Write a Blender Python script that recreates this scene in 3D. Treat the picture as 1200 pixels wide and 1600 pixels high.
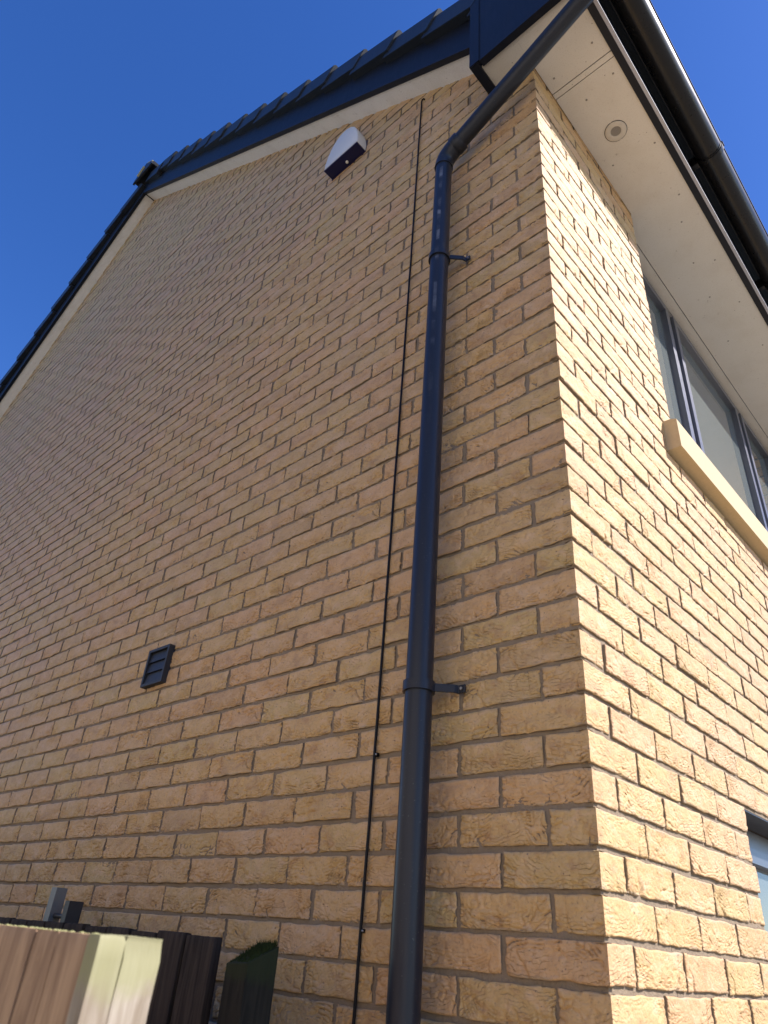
import bpy, bmesh, math, random
import numpy as np
from mathutils import Vector, Matrix

random.seed(7); RNG = np.random.default_rng(11)
for o in list(bpy.data.objects): bpy.data.objects.remove(o)
SC = bpy.context.scene
COL = SC.collection

# ------------------------------------------------------------------ camera
CAM_POS = np.array([0.68177, -1.33097, 0.03482])
YAW, PITCH, ROLL, FPX = -0.785107, 0.562539, 0.087111, 1081.73   # FPX: focal length for a 1600 px tall frame

def cam_axes():
    f = np.array([math.sin(YAW)*math.cos(PITCH), math.cos(YAW)*math.cos(PITCH), math.sin(PITCH)])
    r = np.array([math.cos(YAW), -math.sin(YAW), 0.0]); u = np.cross(r, f)
    c, s = math.cos(ROLL), math.sin(ROLL)
    return c*r+s*u, -s*r+c*u, f
CR, CU, CF = cam_axes()
cam = bpy.data.cameras.new('camera'); cam_o = bpy.data.objects.new('camera', cam); COL.objects.link(cam_o)
cam_o.matrix_world = Matrix(((CR[0], CU[0], -CF[0], CAM_POS[0]), (CR[1], CU[1], -CF[1], CAM_POS[1]),
                             (CR[2], CU[2], -CF[2], CAM_POS[2]), (0, 0, 0, 1)))
cam.sensor_fit = 'VERTICAL'; cam.sensor_height = 24.0; cam.lens = 24.0*FPX/1600.0
cam.clip_start = 0.05; cam.clip_end = 3000
cam.dof.use_dof = True; cam.dof.focus_distance = 3.0; cam.dof.aperture_fstop = 5.6
SC.camera = cam_o
SC.render.resolution_x = 768; SC.render.resolution_y = 1024

# ------------------------------------------------------------------ light
SUN_EL, SUN_AZ = math.radians(40.0), math.radians(29.5)      # azimuth from +x towards +y
sun_dir = Vector((math.cos(SUN_EL)*math.cos(SUN_AZ), math.cos(SUN_EL)*math.sin(SUN_AZ), math.sin(SUN_EL)))
W = bpy.data.worlds.new('World'); SC.world = W; W.use_nodes = True
wn = W.node_tree.nodes; wl = W.node_tree.links; wn.clear()
sky = wn.new('ShaderNodeTexSky'); sky.sky_type = 'NISHITA'; sky.sun_disc = False
sky.sun_elevation = SUN_EL; sky.sun_rotation = math.pi/2 - SUN_AZ
sky.altitude = 50; sky.air_density = 1.0; sky.dust_density = 0.35; sky.ozone_density = 4.0
bg = wn.new('ShaderNodeBackground'); bg.inputs['Strength'].default_value = 0.095
wo = wn.new('ShaderNodeOutputWorld'); hs = wn.new('ShaderNodeHueSaturation'); hs.inputs['Saturation'].default_value = 1.26; hs.inputs['Hue'].default_value = .516; wl.new(sky.outputs[0], hs.inputs['Color']); wl.new(hs.outputs[0], bg.inputs[0]); wl.new(bg.outputs[0], wo.inputs[0])
sl = bpy.data.lights.new('sun', 'SUN'); sl.energy = 3.3; sl.angle = math.radians(0.53); sl.color = (1.0, 0.935, 0.915)
so = bpy.data.objects.new('sun', sl); COL.objects.link(so)
so.rotation_euler = (-sun_dir).to_track_quat('-Z', 'Y').to_euler(); so.location = sun_dir*30
SC.view_settings.view_transform = 'Standard'; SC.view_settings.look = 'None'
SC.view_settings.gamma = 1.0; SC.view_settings.use_curve_mapping = False
SC.view_settings.exposure = 1.26

# ------------------------------------------------------------------ node helpers
class NT:
    def __init__(s, name):
        s.m = bpy.data.materials.new(name); s.m.use_nodes = True
        s.n = s.m.node_tree.nodes; s.l = s.m.node_tree.links; s.n.clear()
        s.out = s.n.new('ShaderNodeOutputMaterial'); s.b = s.n.new('ShaderNodeBsdfPrincipled')
        s.l.new(s.b.outputs[0], s.out.inputs[0])
    def set(s, sock, v):
        if hasattr(v, 'is_output') or isinstance(v, bpy.types.NodeSocket): s.l.new(v, sock)
        else:
            if isinstance(v, (tuple, list)) and len(v) == 3 and sock.type == 'RGBA': v = (*v, 1)
            sock.default_value = v
    def p(s, **kw):
        names = dict(color='Base Color', rough='Roughness', metal='Metallic', normal='Normal', spec='Specular IOR Level', coat='Coat Weight', coatr='Coat Roughness')
        for k, v in kw.items(): s.set(s.b.inputs[names[k]], v)
    def node(s, t, ins=None, **props):
        n = s.n.new(t)
        for k, v in props.items(): setattr(n, k, v)
        for k, v in (ins or {}).items(): s.set(n.inputs[k], v)
        return n
    def math(s, op, a, b=0.0, c=0.0, clamp=False):
        n = s.node('ShaderNodeMath', {0: a, 1: b, 2: c}, operation=op, use_clamp=clamp); return n.outputs[0]
    def mix(s, f, a, b, blend='MIX'):
        n = s.node('ShaderNodeMix', data_type='RGBA', blend_type=blend)
        s.set(n.inputs['Factor'], f); s.set(n.inputs[6], a); s.set(n.inputs[7], b); return n.outputs[2]
    def noise(s, vec, scale, detail=4, rough=.55, dist=0.0):
        n = s.node('ShaderNodeTexNoise', {'Scale': scale, 'Detail': detail, 'Roughness': rough, 'Distortion': dist})
        if vec is not None: s.l.new(vec, n.inputs['Vector'])
        return n.outputs[0]
    def ramp(s, f, a, b):       # smoothstep a..b
        n = s.node('ShaderNodeMapRange', {0: f, 1: a, 2: b, 3: 0.0, 4: 1.0}, interpolation_type='SMOOTHSTEP'); return n.outputs[0]
    def bump(s, h, dist, strength=1.0, normal=None):
        n = s.node('ShaderNodeBump', {'Height': h, 'Distance': dist, 'Strength': strength})
        if normal is not None: s.l.new(normal, n.inputs['Normal'])
        return n.outputs[0]
    def pos(s): return s.node('ShaderNodeNewGeometry').outputs['Position']
    def scale(s, vec, v):
        n = s.node('ShaderNodeVectorMath', {0: vec, 1: v}, operation='MULTIPLY'); return n.outputs[0]

def brick_mat(name, source):
    t = NT(name)
    g = t.pos(); sp = t.node('ShaderNodeSeparateXYZ', {0: g})
    if source == 'object': rnd = t.node('ShaderNodeObjectInfo').outputs['Random']
    else: rnd = t.node('ShaderNodeAttribute', attribute_name='rnd').outputs['Fac']
    h = t.math('SUBTRACT', sp.outputs[0], sp.outputs[1])
    v = t.node('ShaderNodeCombineXYZ', {0: h, 1: sp.outputs[2], 2: t.math('MULTIPLY', rnd, 37.0)}).outputs[0]
    r2 = t.node('ShaderNodeTexWhiteNoise', {'W': t.math('MULTIPLY', rnd, 91.7)}, noise_dimensions='1D').outputs['Value']
    r3 = t.node('ShaderNodeTexWhiteNoise', {'W': t.math('ADD', t.math('MULTIPLY', rnd, 53.1), 7.7)}, noise_dimensions='1D').outputs['Value']
    c = t.mix(t.ramp(rnd, .2, .8), (.640, .408, .162), (.652, .390, .178))          # buff .. pinkish buff
    c = t.mix(t.math('MULTIPLY', t.ramp(r2, .6, 1.0), .7), c, (.575, .400, .148))   # olive-yellow bricks
    c = t.mix(t.math('MULTIPLY', t.ramp(r3, .80, 1.0), .6), c, (.520, .315, .135))   # browner bricks
    big = t.noise(t.scale(v, (1, 1.6, 1)), 16, 4, .6, .4)
    c = t.mix(t.math('MULTIPLY', t.ramp(big, .48, .70), .75), c, (.70, .465, .255))
    c = t.mix(t.math('MULTIPLY', t.ramp(big, .50, .28), .72), c, (.480, .272, .125))
    fine = t.noise(v, 160, 4, .65)
    c = t.mix(t.math('MULTIPLY', t.ramp(fine, .47, .27), .55), c, (.27, .16, .075))
    sand = t.noise(v, 620, 2, .6)
    c = t.mix(t.math('MULTIPLY', t.ramp(sand, .52, .75), .40), c, (.60, .50, .36))
    spots = t.node('ShaderNodeTexVoronoi', {'Vector': v, 'Scale': 75.0}).outputs['Distance']
    c = t.mix(t.math('MULTIPLY', t.ramp(spots, .17, .08), t.math('MULTIPLY', t.ramp(big, .45, .6), .8)), c, (.13, .07, .04))
    bzz = t.math('ABSOLUTE', t.node('ShaderNodeSeparateXYZ', {0: t.node('ShaderNodeAttribute', attribute_name='buv').outputs['Vector']}).outputs[2])
    sm = t.math('MULTIPLY', t.ramp(t.math('ADD', bzz, t.math('MULTIPLY', t.noise(v, 34, 4, .65), .016)), .034, .040), t.ramp(t.noise(v, 9, 2, .5), .45, .6))
    c = t.mix(t.math('MULTIPLY', sm, .6), c, (.40, .32, .22))       # mortar smears along the arrises
    bloom = t.ramp(t.noise(v, 6.5, 4, .65), .60, .78)
    c = t.mix(t.math('MULTIPLY', bloom, .16), c, (.66, .55, .42))     # faint salt bloom
    # broad weather variation across the wall
    lg = t.noise(g, .9, 3, .5)
    c = t.mix(t.math('MULTIPLY', t.ramp(lg, .4, .7), .22), c, (.50, .365, .22))
    # fold creases of hand-thrown clay: saw-tooth bands, warped, only in patches
    buv = t.node('ShaderNodeSeparateXYZ', {0: t.node('ShaderNodeAttribute', attribute_name='buv').outputs['Vector']})
    bx = t.math('SUBTRACT', buv.outputs[0], t.math('MULTIPLY', t.math('SUBTRACT', r2, .5), .13)); bz = buv.outputs[2]
    flip = t.math('SUBTRACT', t.math('MULTIPLY', t.math('GREATER_THAN', r3, .22), 2.0), 1.0)
    dz = t.math('SUBTRACT', t.math('MULTIPLY', bz, flip), .075)
    rad = t.math('SQRT', t.math('ADD', t.math('POWER', t.math('ABSOLUTE', t.math('MULTIPLY', bx, .62)), 2.0), t.math('POWER', t.math('ABSOLUTE', dz), 2.0)))
    ph = t.math('ADD', t.math('MULTIPLY', rad, 130.0), t.math('MULTIPLY', t.noise(v, 11, 4, .6), 7.0))
    ph = t.math('ADD', ph, t.math('MULTIPLY', t.noise(v, 60, 3, .6), 1.5))
    saw = t.math('FRACT', t.math('ADD', ph, t.math('MULTIPLY', rnd, 9.0)))
    crack = t.ramp(saw, .86, 1.0)
    sel = t.math('ADD', t.noise(v, 17, 2, .55), t.math('ADD', t.math('MULTIPLY', t.math('ABSOLUTE', buv.outputs[0]), 1.3), t.math('MULTIPLY', t.math('MULTIPLY', bz, flip), -3.6)))
    mask = t.ramp(sel, .44, .66)
    crease = t.math('MULTIPLY', t.math('SUBTRACT', t.math('MULTIPLY', saw, .30), t.math('MULTIPLY', crack, t.math('MULTIPLY', t.ramp(t.noise(v, 38, 3, .6), .38, .62), 1.25))), mask)
    hgt = t.math('ADD', t.math('MULTIPLY', crease, .48), t.math('MULTIPLY', fine, .40))
    hgt = t.math('ADD', hgt, t.math('MULTIPLY', sand, .16))
    hgt = t.math('ADD', hgt, t.math('MULTIPLY', t.noise(v, 48, 5, .65), .50))
    t.p(color=c, rough=.60, spec=.5, normal=t.bump(hgt, .0055, 1.0))
    return t.m

def mortar_mat():
    t = NT('mortar'); g = t.pos()
    a = t.noise(g, 260, 4, .7); b = t.noise(g, 7, 4, .6); c2 = t.noise(g, 60, 3, .6)
    c = t.mix(a, (.235, .175, .115), (.335, .265, .185))
    c = t.mix(t.math('MULTIPLY', t.ramp(b, .4, .7), .5), c, (.275, .215, .15))
    t.p(color=c, rough=.95, spec=.15, normal=t.bump(t.math('ADD', a, t.math('MULTIPLY', c2, 2.0)), .0022, 1.0)); return t.m

def plastic(name, col, rough=.35, dirt=.25, dirtcol=(.10, .09, .075), spec=.5, grain=0.0):
    t = NT(name); g = t.pos()
    a = t.noise(g, 9, 5, .65); b = t.noise(t.scale(g, (60, 60, 4)), 1.5, 3, .6); f = t.noise(g, 420, 2, .6)
    d = t.math('MULTIPLY', t.ramp(a, .5, .8), dirt)
    c = t.mix(d, col, dirtcol)
    c = t.mix(t.math('MULTIPLY', t.ramp(f, .68, .78), dirt*1.2), c, dirtcol)
    rr = t.math('ADD', rough-.05, t.math('MULTIPLY', t.math('ADD', a, b), .10))
    kw = dict(color=c, rough=rr, spec=spec)
    kw['normal'] = t.bump(t.math('ADD', t.math('MULTIPLY', a, 1.0), t.math('MULTIPLY', f, grain)), .0015, .35)
    t.p(**kw); return t.m

def pipe_mat():
    t = NT('downpipe_plastic'); g = t.pos(); sp = t.node('ShaderNodeSeparateXYZ', {0: g})
    a = t.noise(t.scale(g, (40, 40, 3)), 1.6, 4, .6); f = t.noise(g, 260, 2, .6); st = t.noise(g, 12, 4, .6)
    c = t.mix(t.math('MULTIPLY', t.ramp(a, .55, .8), .35), (.020, .023, .031), (.055, .056, .055))
    c = t.mix(t.math('MULTIPLY', t.ramp(f, .71, .76), .7), c, (.22, .22, .20))
    # pale highlight dashes painted along one side, denser near the top
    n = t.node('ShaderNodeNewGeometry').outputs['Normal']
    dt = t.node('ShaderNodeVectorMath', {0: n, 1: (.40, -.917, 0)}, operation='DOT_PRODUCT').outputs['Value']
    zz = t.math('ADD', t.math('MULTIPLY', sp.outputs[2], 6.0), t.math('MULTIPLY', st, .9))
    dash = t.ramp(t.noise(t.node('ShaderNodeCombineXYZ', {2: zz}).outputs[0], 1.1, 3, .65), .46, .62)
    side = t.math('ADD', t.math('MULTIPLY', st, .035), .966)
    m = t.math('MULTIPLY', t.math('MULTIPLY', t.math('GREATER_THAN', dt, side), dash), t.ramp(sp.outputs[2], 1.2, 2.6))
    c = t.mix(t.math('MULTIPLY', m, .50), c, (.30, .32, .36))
    t.p(color=c, rough=t.math('ADD', .25, t.math('MULTIPLY', a, .16)), spec=.34, normal=t.bump(st, .002, .25)); return t.m

def wood_mat(name, light, dark, green, rough=.75, along=(45, 45, 3.2), mossy=.0, nrm=.0012):
    t = NT(name); g = t.node('ShaderNodeTexCoord').outputs['Object']
    rnd = t.node('ShaderNodeObjectInfo').outputs['Random']
    off = t.node('ShaderNodeCombineXYZ', {0: t.math('MULTIPLY', rnd, 3.0), 1: 0.0, 2: t.math('MULTIPLY', rnd, 11.0)}).outputs[0]
    v = t.node('ShaderNodeVectorMath', {0: t.scale(g, along), 1: off}, operation='ADD').outputs[0]
    gr = t.noise(v, 1.0, 6, .62, 1.2); fg = t.noise(t.scale(v, (5, 5, 1)), 1.0, 4, .6); b = t.noise(g, 14, 4, .6)
    c = t.mix(t.ramp(gr, .34, .66), dark, light)
    c = t.mix(t.math('MULTIPLY', t.ramp(fg, .55, .3), .45), c, dark)
    c = t.mix(t.math('MULTIPLY', t.ramp(b, .55, .8), .35), c, tuple(x*.55 for x in dark))
    if green:
        z = t.node('ShaderNodeSeparateXYZ', {0: g}).outputs[2]
        k = t.math('ADD', z, t.math('MULTIPLY', t.math('SUBTRACT', b, .5), .09))
        c = t.mix(t.math('MULTIPLY', t.ramp(k, mossy-.03, mossy), .8), c, green)
    t.p(color=c, rough=rough, spec=.3, normal=t.bump(t.math('ADD', gr, t.math('MULTIPLY', fg, .5)), nrm, 1.0)); return t.m

def soffit_mat(name='soffit_board', col=(.70, .665, .585)):
    t = NT(name); g = t.pos()
    a = t.noise(g, 5, 5, .65); b = t.noise(g, 38, 4, .7, .6); d = t.noise(g, 17, 3, .5)
    c = t.mix(t.math('MULTIPLY', t.ramp(a, .42, .75), .30), col, (.56, .50, .40))
    c = t.mix(t.math('MULTIPLY', t.math('MULTIPLY', t.ramp(b, .60, .72), t.ramp(d, .5, .65)), .6), c, (.24, .19, .13))
    s = t.node('ShaderNodeTexVoronoi', {'Vector': g, 'Scale': 34.0, 'Randomness': 1.0})
    pick = t.math('GREATER_THAN', t.node('ShaderNodeSeparateColor', {0: s.outputs['Color']}).outputs[0], .72)
    c = t.mix(t.math('MULTIPLY', t.math('MULTIPLY', t.ramp(s.outputs['Distance'], .09, .05), pick), .75), c, (.16, .11, .07))
    fi = t.noise(g, 210, 4, .7)
    c = t.mix(t.math('MULTIPLY', t.ramp(fi, .52, .75), .38), c, (.33, .27, .19))
    t.p(color=c, rough=.55, spec=.35, normal=t.bump(a, .004, .25)); return t.m

def simple(name, col, rough=.5, metal=0.0, spec=.5, nscale=30, var=.25, bumpd=.0008):
    t = NT(name); g = t.pos(); a = t.noise(g, nscale, 4, .6)
    c = t.mix(a, tuple(x*(1-var) for x in col), tuple(min(1, x*(1+var)) for x in col))
    t.p(color=c, rough=t.math('ADD', rough-.06, t.math('MULTIPLY', a, .12)), metal=metal, spec=spec, normal=t.bump(a, bumpd, .6)); return t.m

def glass_mat():
    t = NT('obscured_glass'); g = t.pos()
    a = t.noise(g, 150, 3, .7); b = t.noise(g, 3.0, 3, .5)
    dif = t.node('ShaderNodeBsdfDiffuse', {'Color': t.mix(a, (.13, .155, .148), (.27, .30, .285))})
    tr = t.node('ShaderNodeBsdfTransparent', {'Color': (.75, .80, .78, 1)})
    gl = t.node('ShaderNodeBsdfGlossy', {'Roughness': .02, 'Color': (1, 1, 1, 1)})
    fr = t.node('ShaderNodeFresnel', {'IOR': 1.52})
    m1 = t.node('ShaderNodeMixShader', {0: .30, 1: dif.outputs[0], 2: tr.outputs[0]})
    m2 = t.node('ShaderNodeMixShader', {0: fr.outputs[0], 1: m1.outputs[0], 2: gl.outputs[0]})
    n = t.bump(b, .004, .12); t.l.new(n, gl.inputs['Normal'])
    t.l.new(m2.outputs[0], t.out.inputs[0]); return t.m

def ground_mat():
    t = NT('paving'); g = t.pos(); a = t.noise(g, 1.2, 6, .65); b = t.noise(g, 60, 4, .7)
    br = t.node('ShaderNodeTexBrick', {'Vector': g, 'Scale': 1.0, 'Color1': (.27, .24, .19, 1), 'Color2': (.22, .195, .155, 1), 'Mortar': (.12, .105, .085, 1), 'Mortar Size': .008, 'Brick Width': .6, 'Row Height': .6})
    c = t.mix(t.math('MULTIPLY', a, .35), br.outputs[0], (.18, .16, .125))
    t.p(color=c, rough=.9, spec=.2, normal=t.bump(b, .003, .6)); return t.m

M = dict(brick_o=brick_mat('brick_buff', 'object'), brick_s=brick_mat('brick_buff_mass', 'attr'), mortar=mortar_mat(),
         trim=plastic('anthracite_trim', (.012, .014, .021), .40, .12, (.05, .05, .05), .2),
         verge=plastic('verge_plastic', (.020, .024, .031), .40, .25, (.07, .07, .065), .35),
         gutter=plastic('gutter_plastic', (.011, .011, .011), .24, .05, (.05, .048, .04), .32),
         pipe=pipe_mat(), soffit=soffit_mat(), vsoffit_lit=soffit_mat('verge_soffit_lit', (.88, .855, .79)), white=plastic('alarm_white', (.78, .735, .63), .38, .06, (.5, .5, .45)),  # verge soffit is a paler soffit copy, bounced light put into its colour
         navy=plastic('alarm_lens', (.005, .005, .050), .30, .0, (.03, .03, .05)),
         vent=plastic('vent_plastic', (.020, .022, .025), .5, .3, (.06, .06, .055)), cable=simple('cable_black', (.004, .004, .005), .55, 0, .3),
         frame=simple('window_frame', (.18, .19, .22), .36, .65, .5, 30, .05), glass=glass_mat(),
         stone=simple('cast_stone', (.55, .44, .265), .85, 0, .25, 90, .10, .0012), tile=simple('roof_tile', (.035, .037, .042), .75, 0, .3, 25, .3, .002),
         steel=simple('galvanised', (.22, .23, .22), .5, .5, .5, 20, .2), screw=simple('screw_metal', (.5, .5, .5), .3, 1.0),
         ridgem=simple('sunlit_ridge_cream', (.52, .48, .30), .9, 0, .2, 60, .3), black=simple('black_steel', (.03, .032, .034), .45, 0, .5, 40, .3),
         pipew=simple('waste_pipe', (.45, .46, .46), .4, 0, .5, 20, .15), dark=simple('room_dark', (.05, .05, .05), .9), ground=ground_mat(),
         drip=simple('drip_trim', (.42, .43, .47), .35, 0, .5, 30, .08), damping_dark=simple('bounce_damping_dark', (.075, .066, .052), .95, 0, .2, 40, .5, .01), render=simple('bounce_house_render', (.74, .68, .57), .9, 0, .2, 6, .12, .003), disc=simple('vent_disc', (.60, .56, .48), .55, 0, .4, 40, .15), mesh=simple('vent_mesh', (.27, .25, .22), .8, 0, .2, 500, .6),
         near=wood_mat('weathered_board', (.46, .30, .175), (.27, .165, .095), None, along=(36, 36, 4.5), nrm=.0010), near2=wood_mat('bleached_board', (.40, .345, .265), (.24, .19, .13), (.29, .28, .135), along=(34, 34, 4.5), mossy=-.022, nrm=.0009),
         picket=wood_mat('dark_stained_wood', (.050, .040, .031), (.014, .011, .009), None, .85), post=wood_mat('dark_post_wood', (.026, .024, .016), (.010, .010, .007), (.022, .030, .010), .9, mossy=-.02),
         moss=simple('moss', (.030, .042, .013), .95, 0, .1, 120, .5), lichen=simple('lichen', (.38, .37, .17), .95, 0, .1, 160, .35))

# ------------------------------------------------------------------ object helpers
def link(name, me, mat=None, parent=None):
    o = bpy.data.objects.new(name, me); COL.objects.link(o)
    if mat is not None and me is not None and not me.materials: me.materials.append(M[mat] if isinstance(mat, str) else mat)
    if parent is not None: o.parent = parent
    return o
def empty(name, loc=(0, 0, 0)):
    o = bpy.data.objects.new(name, None); COL.objects.link(o); o.location = loc; o.empty_display_size = .1
    return o
def tag(o, label=None, cat=None, group=None, kind=None):
    for k, v in (('label', label), ('category', cat), ('group', group), ('kind', kind)):
        if v: o[k] = v
    return o
def finish(bm, name, mat, parent=None, bevel=0, smooth=False, segs=2):
    if bevel:
        es = [e for e in bm.edges if len(e.link_faces) == 2 and e.calc_face_angle(0) > .5]
        bmesh.ops.bevel(bm, geom=es, offset=bevel, segments=segs, affect='EDGES', profile=.6, clamp_overlap=True)
    bmesh.ops.recalc_face_normals(bm, faces=bm.faces)
    me = bpy.data.meshes.new(name); bm.to_mesh(me); bm.free()
    if smooth:
        for pl in me.polygons: pl.use_smooth = True
        try: me.set_sharp_from_angle(angle=math.radians(38))
        except Exception: pass
    return link(name, me, mat, parent)
def add_box(bm, x0, x1, y0, y1, z0, z1):
    vs = [bm.verts.new((x, y, z)) for x in (x0, x1) for y in (y0, y1) for z in (z0, z1)]
    for f in ((0, 1, 3, 2), (4, 6, 7, 5), (0, 4, 5, 1), (2, 3, 7, 6), (0, 2, 6, 4), (1, 5, 7, 3)): bm.faces.new([vs[i] for i in f])
def box(name, mat, x0, x1, y0, y1, z0, z1, parent=None, bevel=0):
    bm = bmesh.new(); add_box(bm, x0, x1, y0, y1, z0, z1); return finish(bm, name, mat, parent, bevel)
def prism(name, mat, pts, axis, a, b, parent=None, bevel=0, smooth=False):
    """extrude a polygon (2-D pts) along axis 'x' (pts=y,z), 'y' (pts=x,z) or 'z' (pts=x,y) from a to b"""
    bm = bmesh.new()
    mk = {'x': lambda p, t: (t, p[0], p[1]), 'y': lambda p, t: (p[0], t, p[1]), 'z': lambda p, t: (p[0], p[1], t)}[axis]
    A = [bm.verts.new(mk(p, a)) for p in pts]; B = [bm.verts.new(mk(p, b)) for p in pts]
    n = len(pts); bm.faces.new(A); bm.faces.new(B[::-1])
    for i in range(n): bm.faces.new((A[i], A[(i+1) % n], B[(i+1) % n], B[i]))
    return finish(bm, name, mat, parent, bevel, smooth)
def tube(bm, pts, rad, segs=28, cap=True):
    pts = [Vector(p) for p in pts]; n = len(pts); rads = rad if isinstance(rad, (list, tuple)) else [rad]*n
    tan = [((pts[min(i+1, n-1)]-pts[i]).normalized()+(pts[i]-pts[max(i-1, 0)]).normalized()).normalized() for i in range(n)]
    ref = Vector((0, 1, 0)) if abs(tan[0].y) < .9 else Vector((1, 0, 0)); rings = []
    for i in range(n):
        a = tan[i].cross(ref).normalized(); b = tan[i].cross(a).normalized(); ref = -tan[i].cross(a).normalized() if False else ref
        k = 1.0
        if 0 < i < n-1:
            c = (pts[i+1]-pts[i]).normalized().dot((pts[i]-pts[i-1]).normalized()); k = 1/max(.5, math.sqrt((1+c)/2))
        rings.append([bm.verts.new(pts[i]+(a*math.cos(2*math.pi*j/segs)+b*math.sin(2*math.pi*j/segs))*rads[i]) for j in range(segs)])
    for i in range(n-1):
        for j in range(segs): bm.faces.new((rings[i][j], rings[i][(j+1) % segs], rings[i+1][(j+1) % segs], rings[i+1][j]))
    if cap: bm.faces.new(rings[0][::-1]); bm.faces.new(rings[-1])
def pipe(name, mat, pts, rad, parent=None, segs=28):
    bm = bmesh.new(); tube(bm, pts, rad, segs); return finish(bm, name, mat, parent, 0, True)

# ------------------------------------------------------------------ main dimensions (metres; the corner of the house is x = y = 0)
GROUND = -1.65
XL, APX, APZ, SLOPE = -9.10, -4.55, 6.66, 0.735        # left corner, verge apex
EAVE = 3.18                                           # soffit level
DEEP = 7.5
def vz(x): return APZ - SLOPE*abs(x-APX)               # underside of the verge on the gable
JAMB, WIN_END, SILL_T, SILL_B, WX = 0.89, 3.20, 1.80, 1.66, -0.105
LW_TOP, LW_BOT = 0.446, -0.70
REC = 0.0070                                          # mortar recess

# ------------------------------------------------------------------ ground
bm = bmesh.new(); vs = [bm.verts.new(v) for v in ((-400, -400, GROUND), (400, -400, GROUND), (400, 400, GROUND), (-400, 400, GROUND))]; bm.faces.new(vs)
tag(finish(bm, 'ground', 'ground'), kind='structure')

# ------------------------------------------------------------------ an unseen house added behind the camera to bounce warm light onto the gable
nb = tag(empty('added_bounce_house', (-3.5, -10, GROUND)), 'cream house added out of view to bounce light onto the gable', 'house')
def nbp(o): o.parent = nb; o.matrix_parent_inverse = Matrix.Translation((3.5, 10, -GROUND)); return o
NBY = -4.6
nbp(box('wall', 'render', -12.0, 5.5, -13.0, NBY, GROUND, 3.2))
nbp(prism('roof', 'tile', [(NBY+.25, 3.2), (-8.8, 5.4), (-13.25, 3.2)], 'x', -12.3, 5.8))
for wx in (-8.0, -2.6):
    for wz in (-.7, 1.7):
        f = nbp(box('window', 'white', wx-.62, wx+.62, NBY-.03, NBY+.02, wz, wz+1.15, None, .004)); box('pane', 'navy', wx-.55, wx+.55, NBY-.02, NBY+.025, wz+.07, wz+1.08, f)

bm = bmesh.new(); vs = [bm.verts.new(v) for v in ((-9.6, -4.58, GROUND+.004), (-.45, -4.58, GROUND+.004), (-.45, -.002, GROUND+.004), (-9.6, -.002, GROUND+.004))]; bm.faces.new(vs)  # unseen dark ground sheet, added to cut light bounced up the gable
tag(finish(bm, 'bounce_damping_ground', 'damping_dark'), kind='structure')

# ------------------------------------------------------------------ house
house = tag(empty('brick_house', (0, 0, GROUND)), 'two-storey buff brick house corner with dark roof trim and cream soffits', 'house')
_o = house
def hp(o): o.parent = house; o.matrix_parent_inverse = Matrix.Translation((0, 0, -GROUND)); return o

# mortar cores of the walls
gable = hp(prism('gable_wall', 'mortar', [(0-REC, GROUND), (0-REC, EAVE+.02), (-.05, vz(0)+.05), (APX, APZ+.05), (XL, vz(XL)+.05), (XL, GROUND)], 'y', REC, .29))
gable['label'] = 'shaded gable wall of creased buff bricks with brown mortar'
bm = bmesh.new(); X0, X1 = -.29, -REC
add_box(bm, X0, X1, .292, JAMB, GROUND, EAVE+.02)
add_box(bm, X0, X1, JAMB, WIN_END, LW_TOP+.004, SILL_B)
add_box(bm, X0, X1, JAMB, WIN_END, GROUND, LW_BOT)
add_box(bm, X0, X1, WIN_END+.013, DEEP, GROUND, EAVE+.02)
front = hp(finish(bm, 'front_wall', 'mortar')); front['label'] = 'sunlit front wall of buff bricks'
rear = hp(box('rear_wall', 'mortar', XL+.3, -.3, DEEP-.3, DEEP, GROUND, EAVE))
side = hp(box('side_wall', 'mortar', XL, XL+.3, .3, DEEP, GROUND, EAVE))

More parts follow.
